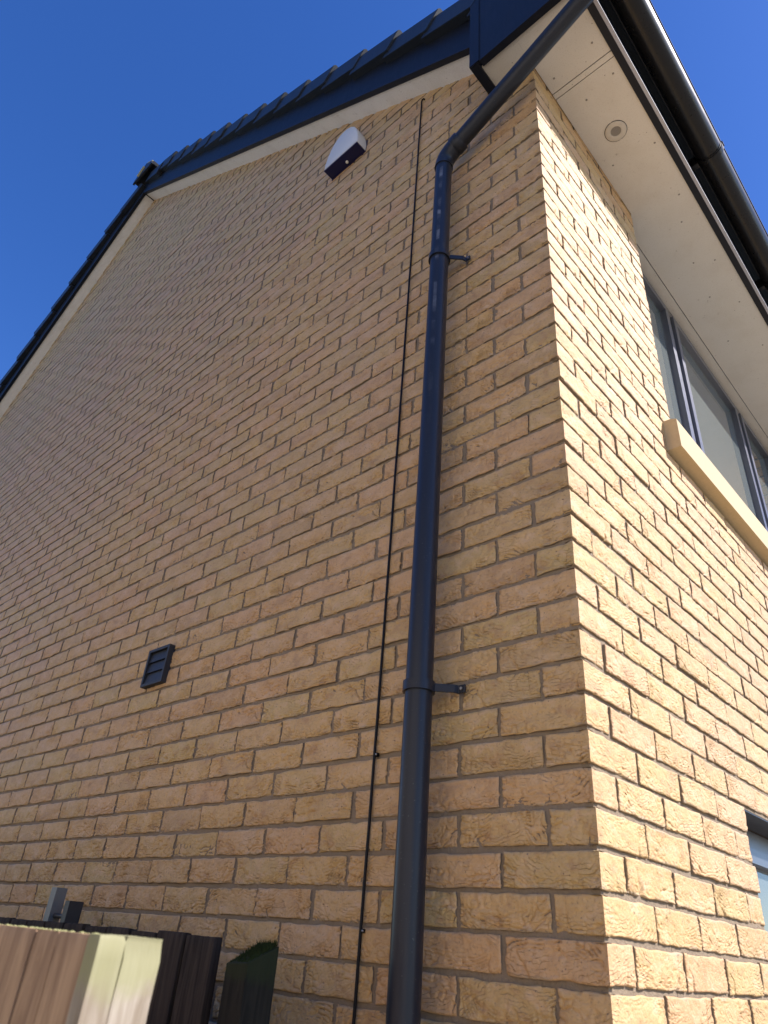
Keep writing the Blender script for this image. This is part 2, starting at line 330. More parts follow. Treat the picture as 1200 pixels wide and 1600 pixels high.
# ---- bricks
def vnoise(shape_u, shape_v, fu, fv, rng):
    """smooth value noise on a grid (u, v arrays 0..1)"""
    gu, gv = int(math.ceil(fu))+2, int(math.ceil(fv))+2
    g = rng.random((gu, gv)); x = shape_u*fu; y = shape_v*fv
    i = np.floor(x).astype(int); j = np.floor(y).astype(int); fx = x-i; fy = y-j
    fx = fx*fx*(3-2*fx); fy = fy*fy*(3-2*fy)
    return (g[i, j]*(1-fx)+g[i+1, j]*fx)*(1-fy)+(g[i, j+1]*(1-fx)+g[i+1, j+1]*fx)*fy
def face_grid(L, H, nx, nz, rng, keep=None, amp=1.0, D=.022):
    """one brick face: grid in local (x along, z up) with inward depth d. keep='r' leaves the right edge crisp (corner)."""
    u = np.linspace(0, 1, nx+1); v = np.linspace(0, 1, nz+1); Uu, Vv = np.meshgrid(u, v, indexing='ij')
    mx = max(1.5, L/.05)
    n1 = vnoise(Uu, Vv, mx, 1.6, rng); n2 = vnoise(Uu, Vv, mx*2.2, 3, rng); n3 = vnoise(Uu, Vv, mx*5, 6, rng)
    xc = (Uu-.5)*L-rng.uniform(-.35, .35)*L; up = 1 if rng.random() < .85 else -1
    zc = (Vv-.5)*H*up
    rad = np.hypot(xc*rng.uniform(.45, .75), zc-rng.uniform(.05, .10))
    ph = rad/rng.uniform(.0062, .0105) + (n1-.5)*2.6 + (n2-.5)*1.3 + rng.uniform(0, 1)
    saw = ph-np.floor(ph); gap = np.where(saw > .68, np.sin((saw-.68)/.32*np.pi), 0.0)
    brk = np.clip((vnoise(Uu, Vv, mx*2.6, 4, rng)-.45)*4.0, 0, 1)
    sel = vnoise(Uu, Vv, mx*.9, 1.4, rng)*.62 + np.abs(Uu-.5)*.75*min(1.0, L/.2) + (.5-Vv)*up*.62
    mask = np.clip((sel-rng.uniform(.22, .56))*3.2, 0, 1)
    d = mask*(gap*brk*rng.uniform(.0030, .0062) + .0012*(1-saw))*amp + (n1-.5)*.0013*amp + (n3-.5)*.0016*amp
    if rng.random() < .42:      # one deep torn fold near an end
        s0 = rng.uniform(.55, .95)*rng.choice([-1, 1]); q = (Uu-.5)*2*s0/abs(s0)-abs(s0)*.8-.25*(Vv-.2)*1.2+(n2-.5)*.18
        d += np.exp(-(q/.035)**2)*np.clip(1.1-Vv*1.3, 0, 1)*.0055
    rid = 1-np.abs(2*vnoise(Uu, Vv, mx*2.8, 4.5, rng)-1); d += np.clip(mask+.15, 0, 1)*np.clip(rid-.72, 0, 1)/.28*.0026*amp
    for _ in range(rng.integers(1, 5)):    # chipped arrises
        pu, pv = rng.uniform(0, 1), rng.choice([0.0, 1.0])
        if rng.random() < .35: pu, pv = rng.choice([0.0, 1.0]), rng.uniform(0, 1)
        d += np.exp(-(((Uu-pu)*L)/rng.uniform(.003, .010))**2-(((Vv-pv)*H)/rng.uniform(.002, .005))**2)*rng.uniform(.002, .005)*amp
    for _ in range(rng.integers(1, 7)):    # pits
        pu, pv, pr = rng.uniform(.05, .95), rng.uniform(.1, .9), rng.uniform(.0018, .0035)
        d += np.exp(-(((Uu-pu)*L)**2+((Vv-pv)*H)**2)/pr**2)*.0022
    # rounded, uneven arrises
    ex = np.minimum(Uu, 1-Uu)*L; ez = np.minimum(Vv, 1-Vv)*H
    if keep == 'r': ex = Uu*L
    if keep == 'l': ex = (1-Uu)*L
    e = np.minimum(ex, ez); rr = .0030*(0.6+n2*.9)
    d += np.clip(1-e/rr, 0, 1)**2*.0021
    if keep:
        w = np.clip((1-Uu if keep == 'r' else Uu)*L/.012, 0, 1); d = d*w + (1-w)*np.clip(1-ez/rr, 0, 1)**2*.0015
    x = Uu*L; z = Vv*H
    jx = (vnoise(Uu, Vv, 1, 5, rng)-.5)*.0036; jz = (vnoise(Uu, Vv, mx*1.6, 1, rng)-.5)*.0036
    wx = np.clip(1-ex/.006, 0, 1); wz = np.clip(1-ez/.010, 0, 1)
    x = x+jx*wx; z = z+jz*wz
    vid = np.arange((nx+1)*(nz+1)).reshape(nx+1, nz+1)
    V = np.stack([x.ravel(), d.ravel(), z.ravel()], 1)
    F = np.stack([vid[:-1, :-1].ravel(), vid[1:, :-1].ravel(), vid[1:, 1:].ravel(), vid[:-1, 1:].ravel()], 1)
    loop = list(vid[:, 0])+list(vid[-1, 1:])+list(vid[-2::-1, -1])+list(vid[0, -2:0:-1])
    if keep == 'r': loop = list(vid[-1, ::-1])[-1:][:0]+list(vid[::-1, -1])+list(vid[0, -2:0:-1])+list(vid[:, 0])
    if keep == 'l': loop = list(vid[:, 0])+list(vid[-1, 1:-1])+list(vid[::-1, -1])
    closed = keep is None
    n0 = len(V); back = V[loop].copy(); back[:, 1] = D
    V = np.concatenate([V, back]); m = len(loop)
    S = []
    for i in range(m if closed else m-1):
        j = (i+1) % m; S.append((loop[j], loop[i], n0+i, n0+j))
    B = np.stack([V[:, 0]-L/2, np.zeros(len(V)), V[:, 2]-H/2], 1)
    return V, np.concatenate([F, np.array(S, int)]), B, np.concatenate([np.zeros(len(F), np.int32), np.ones(len(S), np.int32)])
def orient(V, kind):
    """local face (x along, y inwards, z up) -> gable (as is) or front (x -> y, inwards -> -x)"""
    if kind == 'g': return V
    return np.stack([-V[:, 1], V[:, 0], V[:, 2]], 1)
BH = .065
def variants(L, res, count, seed, amp=1.0):
    out = []
    for i in range(count):
        rng = np.random.default_rng(seed*100+i); out.append(face_grid(L, BH, res[0], res[1], rng, None, amp))
    return out
def corner_variant(a, b, res, rng):
    V1, F1, B1, I1 = face_grid(a, BH, max(4, int(res[0]*a/.215)), res[1], rng, 'r', 1.5); V1 = V1.copy(); V1[:, 0] -= a
    V2, F2, B2, I2 = face_grid(b, BH-.0006, max(4, int(res[0]*b/.215)), res[1], rng, 'l', .75); V2 = orient(V2, 'f').copy(); V2[:, 2] += .0003
    return np.concatenate([V1, V2]), np.concatenate([F1, F2+len(V1)]), np.concatenate([B1, B2]), np.concatenate([I1, I2])
LODS = [(108, 36), (50, 17), (18, 7)]
FULL = [variants(.215, LODS[k], (22, 18, 12)[k], 1+k, (1.55, 1.4, .6)[k]) for k in range(3)]
FULL_F = [variants(.215, LODS[k], (18, 14, 8)[k], 31+k, .75) for k in range(3)]
HALF = [variants(.1025, (max(5, LODS[k][0]//2), LODS[k][1]), 8, 11+k) for k in range(3)]
CORN = {}
for par in (0, 1):
    for k in range(3):
        CORN[par, k] = [corner_variant(*((.1025, .215) if par == 0 else (.215, .1025)), LODS[k], np.random.default_rng(500+par*50+k*10+i)) for i in range(8)]

def project(P):
    d = np.asarray(P)-CAM_POS; zz = d@CF
    return 600+FPX*(d@CR)/zz, 800-FPX*(d@CU)/zz, zz
items = []      # (wall, kind, variants key, start position, length, visible px area, dist)
def add_item(wall, s0, L, z0, par=None):
    if wall == 'g': q = [(s0, 0, z0), (s0+L, 0, z0), (s0+L, 0, z0+BH), (s0, 0, z0+BH)]
    elif wall == 'j': q = [(s0, WIN_END, z0), (s0+L, WIN_END, z0), (s0+L, WIN_END, z0+BH), (s0, WIN_END, z0+BH)]
    elif wall == 'f': q = [(0, s0, z0), (0, s0+L, z0), (0, s0+L, z0+BH), (0, s0, z0+BH)]
    else: q = [(-.16, 0, z0), (0, 0, z0), (0, .16, z0+BH), (-.16, 0, z0+BH)]
    px, py, zz = project(q)
    area = 0.0
    if zz.min() > .2:
        cx, cy = np.clip(px, 0, 1200), np.clip(py, 0, 1600)
        area = .5*abs(sum(cx[i]*cy[(i+1) % 4]-cx[(i+1) % 4]*cy[i] for i in range(4)))
        if wall == 'c': area *= 1.6
    dist = float(np.linalg.norm(np.mean(q, 0)-CAM_POS))
    items.append(dict(w=wall, s=s0, L=L, z=z0, a=float(area), d=dist, par=par))
cmin = math.floor((GROUND+.02)/.075)
for c in range(cmin+1, 112):
    z0 = c*.075-BH; par = c % 2
    if z0+BH < EAVE+.06: add_item('c', 0, 0, z0, par)
    # gable
    x = -(.1025+.010) if par == 0 else -(.215+.010)
    if z0+BH >= EAVE+.06:                      # above the eaves the gable follows the verge
        x = 0.0 if par == 0 else -.1125
    while x-.215 > XL-.02:
        s = x-.215
        if z0 < max(vz(s+.03), vz(s+.185)): add_item('g', s, .215, z0)
        x -= .225
    # front
    if z0+BH < EAVE+.06:
        y = .225 if par == 0 else .1125
        ranges = [(y, 4.6)]
        inup = z0 > SILL_B-.02; inlow = LW_BOT < z0+.03 < LW_TOP
        if inup or inlow:
            while y < JAMB-.05:
                L = .215 if y+.215 <= JAMB+.008 else .1025
                add_item('f', y, L, z0); y += L+.010
            add_item('j', -.1065, .1025, z0)
            y = WIN_END+(.005 if par == 0 else .005)
            if par: add_item('f', y, .1025, z0); y += .1125
        while y < DEEP-.2: add_item('f', y, .215, z0); y += .225
order = sorted(items, key=lambda t: -t['a'])
chosen = set(id(t) for t in [q for q in order if q['w'] != 'j'][:300])
me_cache = {}
def to_mesh(name, V, F, B, I):
    me = bpy.data.meshes.new(name); me.from_pydata(V.tolist(), [], F.tolist()); me.polygons.foreach_set('use_smooth', (I == 0)); me.polygons.foreach_set('material_index', I); me.update()
    at = me.attributes.new('buv', 'FLOAT_VECTOR', 'POINT'); at.data.foreach_set('vector', B.astype(np.float32).ravel())
    return me
mass = {'g': [[], [], [], 0, [], []], 'f': [[], [], [], 0, [], []]}
def cut_hits(t):     # bricks behind fittings need no special care
    return False
for t in items:
    big = id(t) in chosen
    k = 0 if big else (1 if t['d'] < 4.2 and t['a'] > 0 else 2)
    if t['w'] == 'c': lib = CORN[t['par'], k]
    else: lib = (FULL_F if t['w'] == 'f' else FULL)[k] if t['L'] > .2 else HALF[k]
    vi = random.randrange(len(lib)); V, F, B, I = lib[vi]
    dep = random.gauss(0, .0011); dz = random.gauss(0, .0009); ds = random.gauss(0, .0012); rot = random.gauss(0, .004)
    if t['w'] == 'j': loc = (t['s'], WIN_END+.0045+dep, t['z']+dz); rz = 0.0
    elif t['w'] == 'g': loc = (t['s']+ds, dep, t['z']+dz); rz = 0.0
    elif t['w'] == 'f': loc = (-dep, t['s']+ds, t['z']+dz); rz = math.pi/2
    else: loc = (random.gauss(0, .0012), random.gauss(0, .0012), t['z']+dz*.6); rz = 0.0; rot *= .5
    if big:
        key = (t['w'], t['par'], k, t['L'] > .2, vi)
        if key not in me_cache:
            me_cache[key] = to_mesh('brick', V, F, B, I); me_cache[key].materials.append(M['brick_o']); me_cache[key].materials.append(M['mortar'])
        o = bpy.data.objects.new('brick', me_cache[key]); COL.objects.link(o)
        o.parent = front if t['w'] == 'f' else gable
        o.location = loc; o.rotation_euler = (0, rot if t['w'] != 'f' else 0, rz)
        if t['w'] == 'f': o.rotation_euler = (rot*.0, 0, rz)
    else:
        P = V.copy()
        if t['w'] == 'f': P = orient(P, 'f')
        P = P+np.array(loc)
        ms = mass['f' if t['w'] in 'fj' else 'g']
        ms[0].append(P); ms[1].append(F+ms[3]); ms[2].append(np.full(len(P), random.random(), np.float32)); ms[3] += len(P); ms[4].append(B); ms[5].append(I)
for w, par in (('g', gable), ('f', front)):
    V = np.concatenate(mass[w][0]).astype(np.float32); F = np.concatenate(mass[w][1]).astype(np.int32); R = np.concatenate(mass[w][2])
    me = bpy.data.meshes.new('brick_courses'); me.vertices.add(len(V)); me.vertices.foreach_set('co', V.ravel())
    me.loops.add(F.size); me.loops.foreach_set('vertex_index', F.ravel())
    me.polygons.add(len(F)); me.polygons.foreach_set('loop_start', np.arange(0, F.size, 4, dtype=np.int32))
    IX = np.concatenate(mass[w][5]); me.polygons.foreach_set('use_smooth', IX == 0); me.polygons.foreach_set('material_index', IX)
    at = me.attributes.new('rnd', 'FLOAT', 'POINT'); at.data.foreach_set('value', R)
    at = me.attributes.new('buv', 'FLOAT_VECTOR', 'POINT'); at.data.foreach_set('vector', np.concatenate(mass[w][4]).astype(np.float32).ravel())
    me.update(calc_edges=True); me.validate()
    o = link('brick_courses', me, 'brick_s', par); me.materials.append(M['mortar']); o['kind'] = 'stuff'

# ---- verge: soffit strip, barge board, dry-verge caps
VO, VB = -.120, -.102
def slope_poly(xa, xb, lo, hi): return [(xa, vz(xa)+lo), (xb, vz(xb)+lo), (xb, vz(xb)+hi), (xa, vz(xa)+hi)]
for sgn, xe in ((1, -.19), (-1, XL-.33)):
    xa = APX+sgn*.003
    hp(prism('verge_soffit', 'vsoffit_lit', slope_poly(xa, xe if sgn < 0 else xe, 0, .010), 'y', VB-.001, .035))
    xb = xe if sgn > 0 else xe
    bb = hp(prism('barge_board', 'trim', slope_poly(xa, xb, -.004, .285), 'y', VO, VB, None, .003))
    # small bottom lip of the board
    lip = prism('board_lip', 'trim', slope_poly(xa, xb, -.012, .014), 'y', VO-.006, VB+.006, bb, .002)
hp(box('apex_joint_trim', 'trim', APX-.004, APX+.004, VB, 0, APZ-.010, APZ-.002))
roof_right = hp(prism('roof', 'tile', slope_poly(APX, .355, .32, .37), 'y', -.10, DEEP+.2)); roof_right['label'] = 'dark tiled roof slope above the gutter'
roof_left = hp(prism('roof', 'tile', slope_poly(APX-.002, XL-.38, .30, .36), 'y', -.10, DEEP+.2))
# tile courses on both slopes, one plate per course, lapped
for sgn, par in ((1, roof_right), (-1, roof_left)):
    bm = bmesh.new(); x = .40
    n = 18; dx = (abs(APX)+.345)/n
    for i in range(n):
        xa, xb = (APX+sgn*(i*dx+.02), APX+sgn*((i+1)*dx+.03))
        za, zb = vz(xa), vz(xb)
        a = [(xa, za+.362), (xb, zb+.375), (xb, zb+.398), (xa, za+.378)]
        for j in range(24):
            y0 = -.09+j*.322; y1 = y0+.318
            A = [bm.verts.new((p[0], y0, p[1])) for p in a]; B = [bm.verts.new((p[0], y1, p[1])) for p in a]
            bm.faces.new(A); bm.faces.new(B[::-1])
            for q in range(4): bm.faces.new((A[q], A[(q+1) % 4], B[(q+1) % 4], B[q]))
    tl = finish(bm, 'roof_tiles', 'tile', par); tl['kind'] = 'stuff'
def cap_mesh(sgn):
    """one dry-verge cap; origin on the verge line at its upper end, running .355 m down the slope; its ends are square to the slope"""
    bm = bmesh.new(); th = math.atan(SLOPE); ct, st = math.cos(th), math.sin(th)
    prof = [(-.118, .212), (-.168, .206), (-.170, .338), (-.158, .352), (-.02, .352), (-.02, .338), (-.118, .338)]
    rings = []
    for d, lift in ((-.03, -.026), (.330, .008), (.350, .011)):
        rings.append([bm.verts.new((sgn*(d*ct+(n+lift)*st), y-lift*.35, -d*st+(n+lift)*ct)) for y, n in prof])
    m = len(prof)
    for p, q in zip(rings, rings[1:]):
        for i in range(m): bm.faces.new((p[i], p[(i+1) % m], q[(i+1) % m], q[i]))
    bm.faces.new(rings[0][::-1]); bm.faces.new(rings[-1])
    bmesh.ops.recalc_face_normals(bm, faces=bm.faces)
    es = [e for e in bm.edges if len(e.link_faces) == 2 and e.calc_face_angle(0) > .6]
    bmesh.ops.bevel(bm, geom=es, offset=.0022, segments=2, affect='EDGES', clamp_overlap=True)
    me = bpy.data.meshes.new('verge_cap'); bm.to_mesh(me); bm.free(); me.materials.append(M['verge']); return me
for sgn, par in ((1, roof_right), (-1, roof_left)):
    me = cap_mesh(sgn)
    for i in range(16):
        o = bpy.data.objects.new('verge_cap', me); COL.objects.link(o); o.parent = par
        xx = APX+sgn*(-.06+i*.286); o.location = (xx, random.gauss(0, .0015), vz(xx)+random.gauss(0, .002))
# ridge tile and its end; mortar and sunlit edges put into cream colour
RZ = APZ+.345
rt = hp(prism('ridge_tile', 'tile', [(APX-.20, RZ-.075), (APX-.185, RZ-.10), (APX, RZ+.045), (APX+.185, RZ-.10), (APX+.20, RZ-.075), (APX, RZ+.085)], 'y', -.20, DEEP+.2, None, .004))
bm = bmesh.new(); nseg = 7
prism('ridge_end_cap', 'verge', [(APX-.195, RZ-.12), (APX+.195, RZ-.12), (APX+.17, RZ-.06), (APX, RZ+.07), (APX-.17, RZ-.06)], 'y', -.215, -.195, rt, .004)
bm.free()
for i in range(6):
    a = i/6; xx = APX-.004-a*.100; zz = RZ-.012-a*.078
    bx = box('ridge_lit_mortar', 'ridgem', -.013, .013, -.008, .008, -.016, .016, rt, .002); bx.location = (xx, -.224, zz); bx.rotation_euler = (0, math.radians(-35), 0)  # cream blocks: end mortar plus the sunlit inner face as colour
bx = box('ridge_sunlit_edge', 'ridgem', -.10, .10, -.006, .006, -.006, .006, rt, .002); bx.location = (APX+.095, -.206, RZ+.010); bx.rotation_euler = (0, math.radians(38.5), 0)  # sunlit right edge of the ridge, modelled as a cream strip

# ---- eaves: soffit panels, fascia, box end
FX = .270
def soffit(y0, y1, xin, name='soffit_panel'): return hp(box(name, 'soffit', xin, FX, y0, y1, EAVE, EAVE+.010))
s1 = soffit(-.138, .1475, .001)
s2 = hp(prism('soffit_panel', 'soffit', [(.001, .1785), (FX, .1785), (FX, WIN_END), (-.052, WIN_END), (-.052, JAMB+.002), (.001, JAMB+.002)], 'z', EAVE, EAVE+.010)); s4 = soffit(WIN_END+.001, DEEP, .001)
hp(box('head_board', 'soffit', WX-.03, -.056, JAMB+.001, WIN_END, EAVE-.006, EAVE+.006))
js = hp(prism('joint_strip', 'soffit', [(.001, .1515), (FX-.0005, .1515), (FX-.0005, .1745), (.001, .1745)], 'z', EAVE-.001, EAVE+.006, None, .0008))
# the short return under the gable side, in front of the wall
hp(box('soffit_panel', 'soffit', -.165, .0005, -.138, -.002, EAVE+.0005, EAVE+.0105))
fas = hp(box('fascia_board', 'trim', FX, .298, -.160, DEEP, EAVE-.006, EAVE+.20, None, .003))
hp(box('drip_trim', 'drip', .2985, .3125, -.150, DEEP, EAVE-.004, EAVE+.006, None, .001))
BX0 = -.200
be = hp(prism('eaves_box_end', 'trim', [(BX0, EAVE-.006), (.2975, EAVE-.006), (.2975, vz(.2975)+.34), (BX0, vz(BX0)+.315)], 'y', -.168, -.150, None, .003))
be['label'] = 'dark blue-black box end closing the eaves at the gable corner'
prism('edge_trim', 'trim', [(BX0-.003, EAVE-.010), (BX0+.045, EAVE-.010), (BX0+.045, vz(BX0)+.28), (BX0-.003, vz(BX0)+.31)], 'y', -.172, -.1685, be, .0015)
box('bottom_trim', 'trim', BX0+.0455, .296, -.1685, -.138, EAVE-.011, EAVE-.003, be, .002)
box('side_trim', 'trim', BX0-.003, BX0+.036, -.1675, -.003, EAVE-.012, EAVE+.004, be, .002)
box('side_board', 'trim', BX0, BX0+.012, -.149, -.001, EAVE+.005, vz(BX0)+.0, be)
# soffit vent
sv = empty('soffit_vent', (.133, .462, EAVE)); hp(sv)
bm = bmesh.new(); nn = 40
def ringpts(r, z): return [bm.verts.new((r*math.cos(2*math.pi*i/nn), r*math.sin(2*math.pi*i/nn), z)) for i in range(nn)]
rs = [ringpts(.046, .002), ringpts(.046, -.003), ringpts(.042, -.0055), ringpts(.024, -.0045), ringpts(.022, -.002)]
for i in range(4):
    for j in range(nn): bm.faces.new((rs[i][j], rs[i][(j+1) % nn], rs[i+1][(j+1) % nn], rs[i+1][j]))
finish(bm, 'flange', 'disc', sv, 0, True)
bm = bmesh.new(); bmesh.ops.create_circle(bm, cap_ends=True, segments=40, radius=.0225); bmesh.ops.translate(bm, verts=bm.verts, vec=(0, 0, -.0022)); finish(bm, 'insect_mesh', 'mesh', sv)
bm = bmesh.new()
for i in range(nn):
    pass
tube(bm, [(.0475*math.cos(2*math.pi*i/48), .0475*math.sin(2*math.pi*i/48), -.0008) for i in range(49)], .0011, 6, False); finish(bm, 'shadow_gap_ring', 'cable', sv)
# nail heads in the soffit
pin = None
for x, y in ((.225, .075), (.04, .095), (.235, .235), (.10, .26), (.24, .62), (.05, .60), (.22, .93), (.17, 1.08), (.12, 1.35), (.21, 1.40), (.10, 1.62), (.21, 1.75), (.06, 2.0), (.2, 2.15)):
    if pin is None:
        bm = bmesh.new(); bmesh.ops.create_uvsphere(bm, u_segments=10, v_segments=6, radius=.0046); bmesh.ops.scale(bm, vec=(1, 1, .45), verts=bm.verts)
        o = finish(bm, 'nail_head', 'ridgem', s2); pin = o.data; pin.materials.clear(); pin.materials.append(M['mesh'])
    else:
        o = bpy.data.objects.new('nail_head', pin); COL.objects.link(o); o.parent = s2
    o.location = (x, y, EAVE-.0003)

# ---- windows
def window(name, y0, y1, z0, z1, mulls, label, head=.055):
    w = empty(name, (WX, (y0+y1)/2, z0)); hp(w); w['label'] = label
    def fb(nm, xa, xb, ya, yb, za, zb, mat='frame', bev=.004):
        o = box(nm, mat, xa-WX, xb-WX, ya-(y0+y1)/2, yb-(y0+y1)/2, za-z0, zb-z0, w, bev); return o
    t = .055
    fb('frame', WX-.07, WX, y0+.002, y1-.002, z1-head, z1-.002); fb('frame', WX-.07, WX, y0+.002, y1-.002, z0+.002, z0+t)
    edges = [y0+.002]+mulls+[y1-.002]
    fb('frame', WX-.07, WX-.001, y0+.002, y0+t, z0+t, z1-head); fb('frame', WX-.07, WX-.001, y1-t, y1-.002, z0+t, z1-head)
    for m in mulls: fb('mullion', WX-.07, WX-.001, m-.030, m+.030, z0+t, z1-head)
    for i in range(len(edges)-1):
        a = edges[i]+(t if i == 0 else .030); b = edges[i+1]-(t if i == len(edges)-2 else .030)
        bm = bmesh.new(); s = .042; za, zb = z0+t, z1-head; xo, xi = WX+.014, WX-.05
        # sash: a rebated ring standing a little proud, with a dark gap to the mullion
        for (ya, yb, zc, zd) in ((a+.005, a+.005+s, za+.005, zb-.005), (b-.005-s, b-.005, za+.005, zb-.005), (a+.005+s, b-.005-s, za+.005, za+.005+s), (a+.005+s, b-.005-s, zb-.005-s, zb-.005)):
            add_box(bm, xi-WX, xo-WX, ya-(y0+y1)/2, yb-(y0+y1)/2, zc-z0, zd-z0)
        finish(bm, 'sash', 'frame', w, .012, True, 4)
        fb('pane', WX-.022, WX-.016, a+s, b-s, za+s, zb-s, 'glass', 0)
    fb('room_shade', WX-.30, WX-.29, y0-.1, y1+.1, z0-.1, z1+.0, 'dark', 0)
    return w
window('upper_window', JAMB, WIN_END, SILL_T, EAVE-.008, [1.53, 2.555], 'upstairs dark grey window with obscured glass tucked under the soffit')
window('lower_window', JAMB, WIN_END, LW_BOT, LW_TOP, [1.66, 2.43], 'downstairs dark grey window at the right edge')
hp(box('lintel', 'black', -.10, -.008, JAMB-.06, WIN_END+.06, LW_TOP-.0005, LW_TOP+.0035))
sill = hp(prism('window_sill', 'stone', [(-.20, SILL_B+.002), (.050, SILL_B+.002), (.050, SILL_T-.012), (.030, SILL_T-.002), (-.20, SILL_T+.004)], 'y', .797, 3.292, None, .0025))
sill['label'] = 'buff cast stone sill under the upstairs window'

# ------------------------------------------------------------------ gutter
gut = tag(empty('gutter', (.392, 0, EAVE+.1)), 'glossy black half-round gutter along the front eaves', 'gutter')
GX, GZ, GR = .390, EAVE+.165, .058
def half_round(bm, y0, y1, R, th, lip=True, gz=GZ):
    n = 26; out, inn = [], []
    for i in range(n+1):
        a = math.pi+math.pi*i/n; out.append((GX+R*math.cos(a), gz+R*math.sin(a))); inn.append((GX+(R-th)*math.cos(a), gz+(R-th)*math.sin(a)))
    if lip: out = [(GX-R-.004, gz+.010), (GX-R-.004, gz)]+out+[(GX+R+.004, gz), (GX+R+.004, gz+.010)]; inn = [(GX-R+th, gz+.010), (GX-R+th, gz)]+inn+[(GX+R-th, gz), (GX+R-th, gz+.010)]
    A = [bm.verts.new((p[0], y0, p[1])) for p in out]; B = [bm.verts.new((p[0], y1, p[1])) for p in out]
    C = [bm.verts.new((p[0], y0, p[1])) for p in inn]; D = [bm.verts.new((p[0], y1, p[1])) for p in inn]
    m = len(out)
    for i in range(m-1):
        bm.faces.new((A[i], A[i+1], B[i+1], B[i])); bm.faces.new((C[i], D[i], D[i+1], C[i+1]))
        bm.faces.new((A[i], C[i], C[i+1], A[i+1])); bm.faces.new((B[i], B[i+1], D[i+1], D[i]))
    bm.faces.new((A[0], B[0], D[0], C[0])); bm.faces.new((A[-1], C[-1], D[-1], B[-1]))
def gpart(bm, name, mat='gutter', smooth=True):
    o = finish(bm, name, mat, gut, 0, smooth); o.matrix_parent_inverse = Matrix.Translation((-.392, 0, -(EAVE+.1))); return o
bm = bmesh.new(); half_round(bm, -.205, DEEP, GR, .003); gpart(bm, 'trough')
for yb in (.93, 1.85, 2.8, 3.7):
    bm = bmesh.new(); half_round(bm, yb-.013, yb+.013, GR+.005, .004, True, GZ); add_box(bm, .299, GX-GR+.002, yb-.013, yb+.013, GZ-.045, GZ+.018)
    gpart(bm, 'bracket')
    bm = bmesh.new(); half_round(bm, yb-.022, yb-.014, GR+.0025, .002, False, GZ); gpart(bm, 'seal_ring', 'cable')
bm = bmesh.new(); tube(bm, [(GX, -.125, GZ-.03), (GX, -.125, GZ-.085)], .040, 28); gpart(bm, 'outlet')
bm = bmesh.new(); half_round(bm, -.195, -.055, GR+.006, .004); gpart(bm, 'outlet_socket')
bm = bmesh.new(); vs = [bm.verts.new((GX+GR*1.02*math.cos(math.pi+math.pi*i/20), -.2055, GZ+GR*1.02*math.sin(math.pi+math.pi*i/20))) for i in range(21)]; bm.faces.new(vs)
bmesh.ops.solidify(bm, geom=bm.faces[:], thickness=.003); gpart(bm, 'stop_end', 'gutter', False)

# ------------------------------------------------------------------ downpipe
PXc, PYc, PR = -.404, -.071, .0340
dp = tag(empty('downpipe', (PXc, PYc, GROUND)), 'dark grey round downpipe on the gable wall cranked across to the gutter', 'downpipe')
def dpart(o): o.parent = dp; o.matrix_parent_inverse = Matrix.Translation((-PXc, -PYc, -GROUND)); return o
BZ = 2.800; E0 = Vector((-.352, -.0735, 2.868)); E1 = Vector((.340, -.118, 3.128)); dirn = (E1-E0).normalized()
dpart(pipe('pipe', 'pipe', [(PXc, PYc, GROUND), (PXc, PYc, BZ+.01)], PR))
def arc(p0, t0, p1, t1, n=8):
    L = (p1-p0).length*.42; c0 = p0+t0*L; c1 = p1-t1*L; out = []
    for i in range(n+1):
        s = i/n; out.append(p0*(1-s)**3+c0*3*s*(1-s)**2+c1*3*s*s*(1-s)+p1*s**3)
    return out
b0 = Vector((PXc, PYc, BZ-.012)); b1 = E0+dirn*.030
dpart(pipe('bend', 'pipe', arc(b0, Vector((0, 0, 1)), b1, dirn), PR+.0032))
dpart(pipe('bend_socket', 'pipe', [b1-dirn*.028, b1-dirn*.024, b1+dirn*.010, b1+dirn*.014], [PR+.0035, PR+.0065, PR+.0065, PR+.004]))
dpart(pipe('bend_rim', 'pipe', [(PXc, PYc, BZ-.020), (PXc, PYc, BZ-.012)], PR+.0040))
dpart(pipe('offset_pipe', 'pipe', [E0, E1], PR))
dpart(pipe('upper_bend', 'pipe', arc(E1-dirn*.02, dirn, Vector((GX, -.125, GZ-.083)), Vector((0, 0, 1))), PR+.0035))
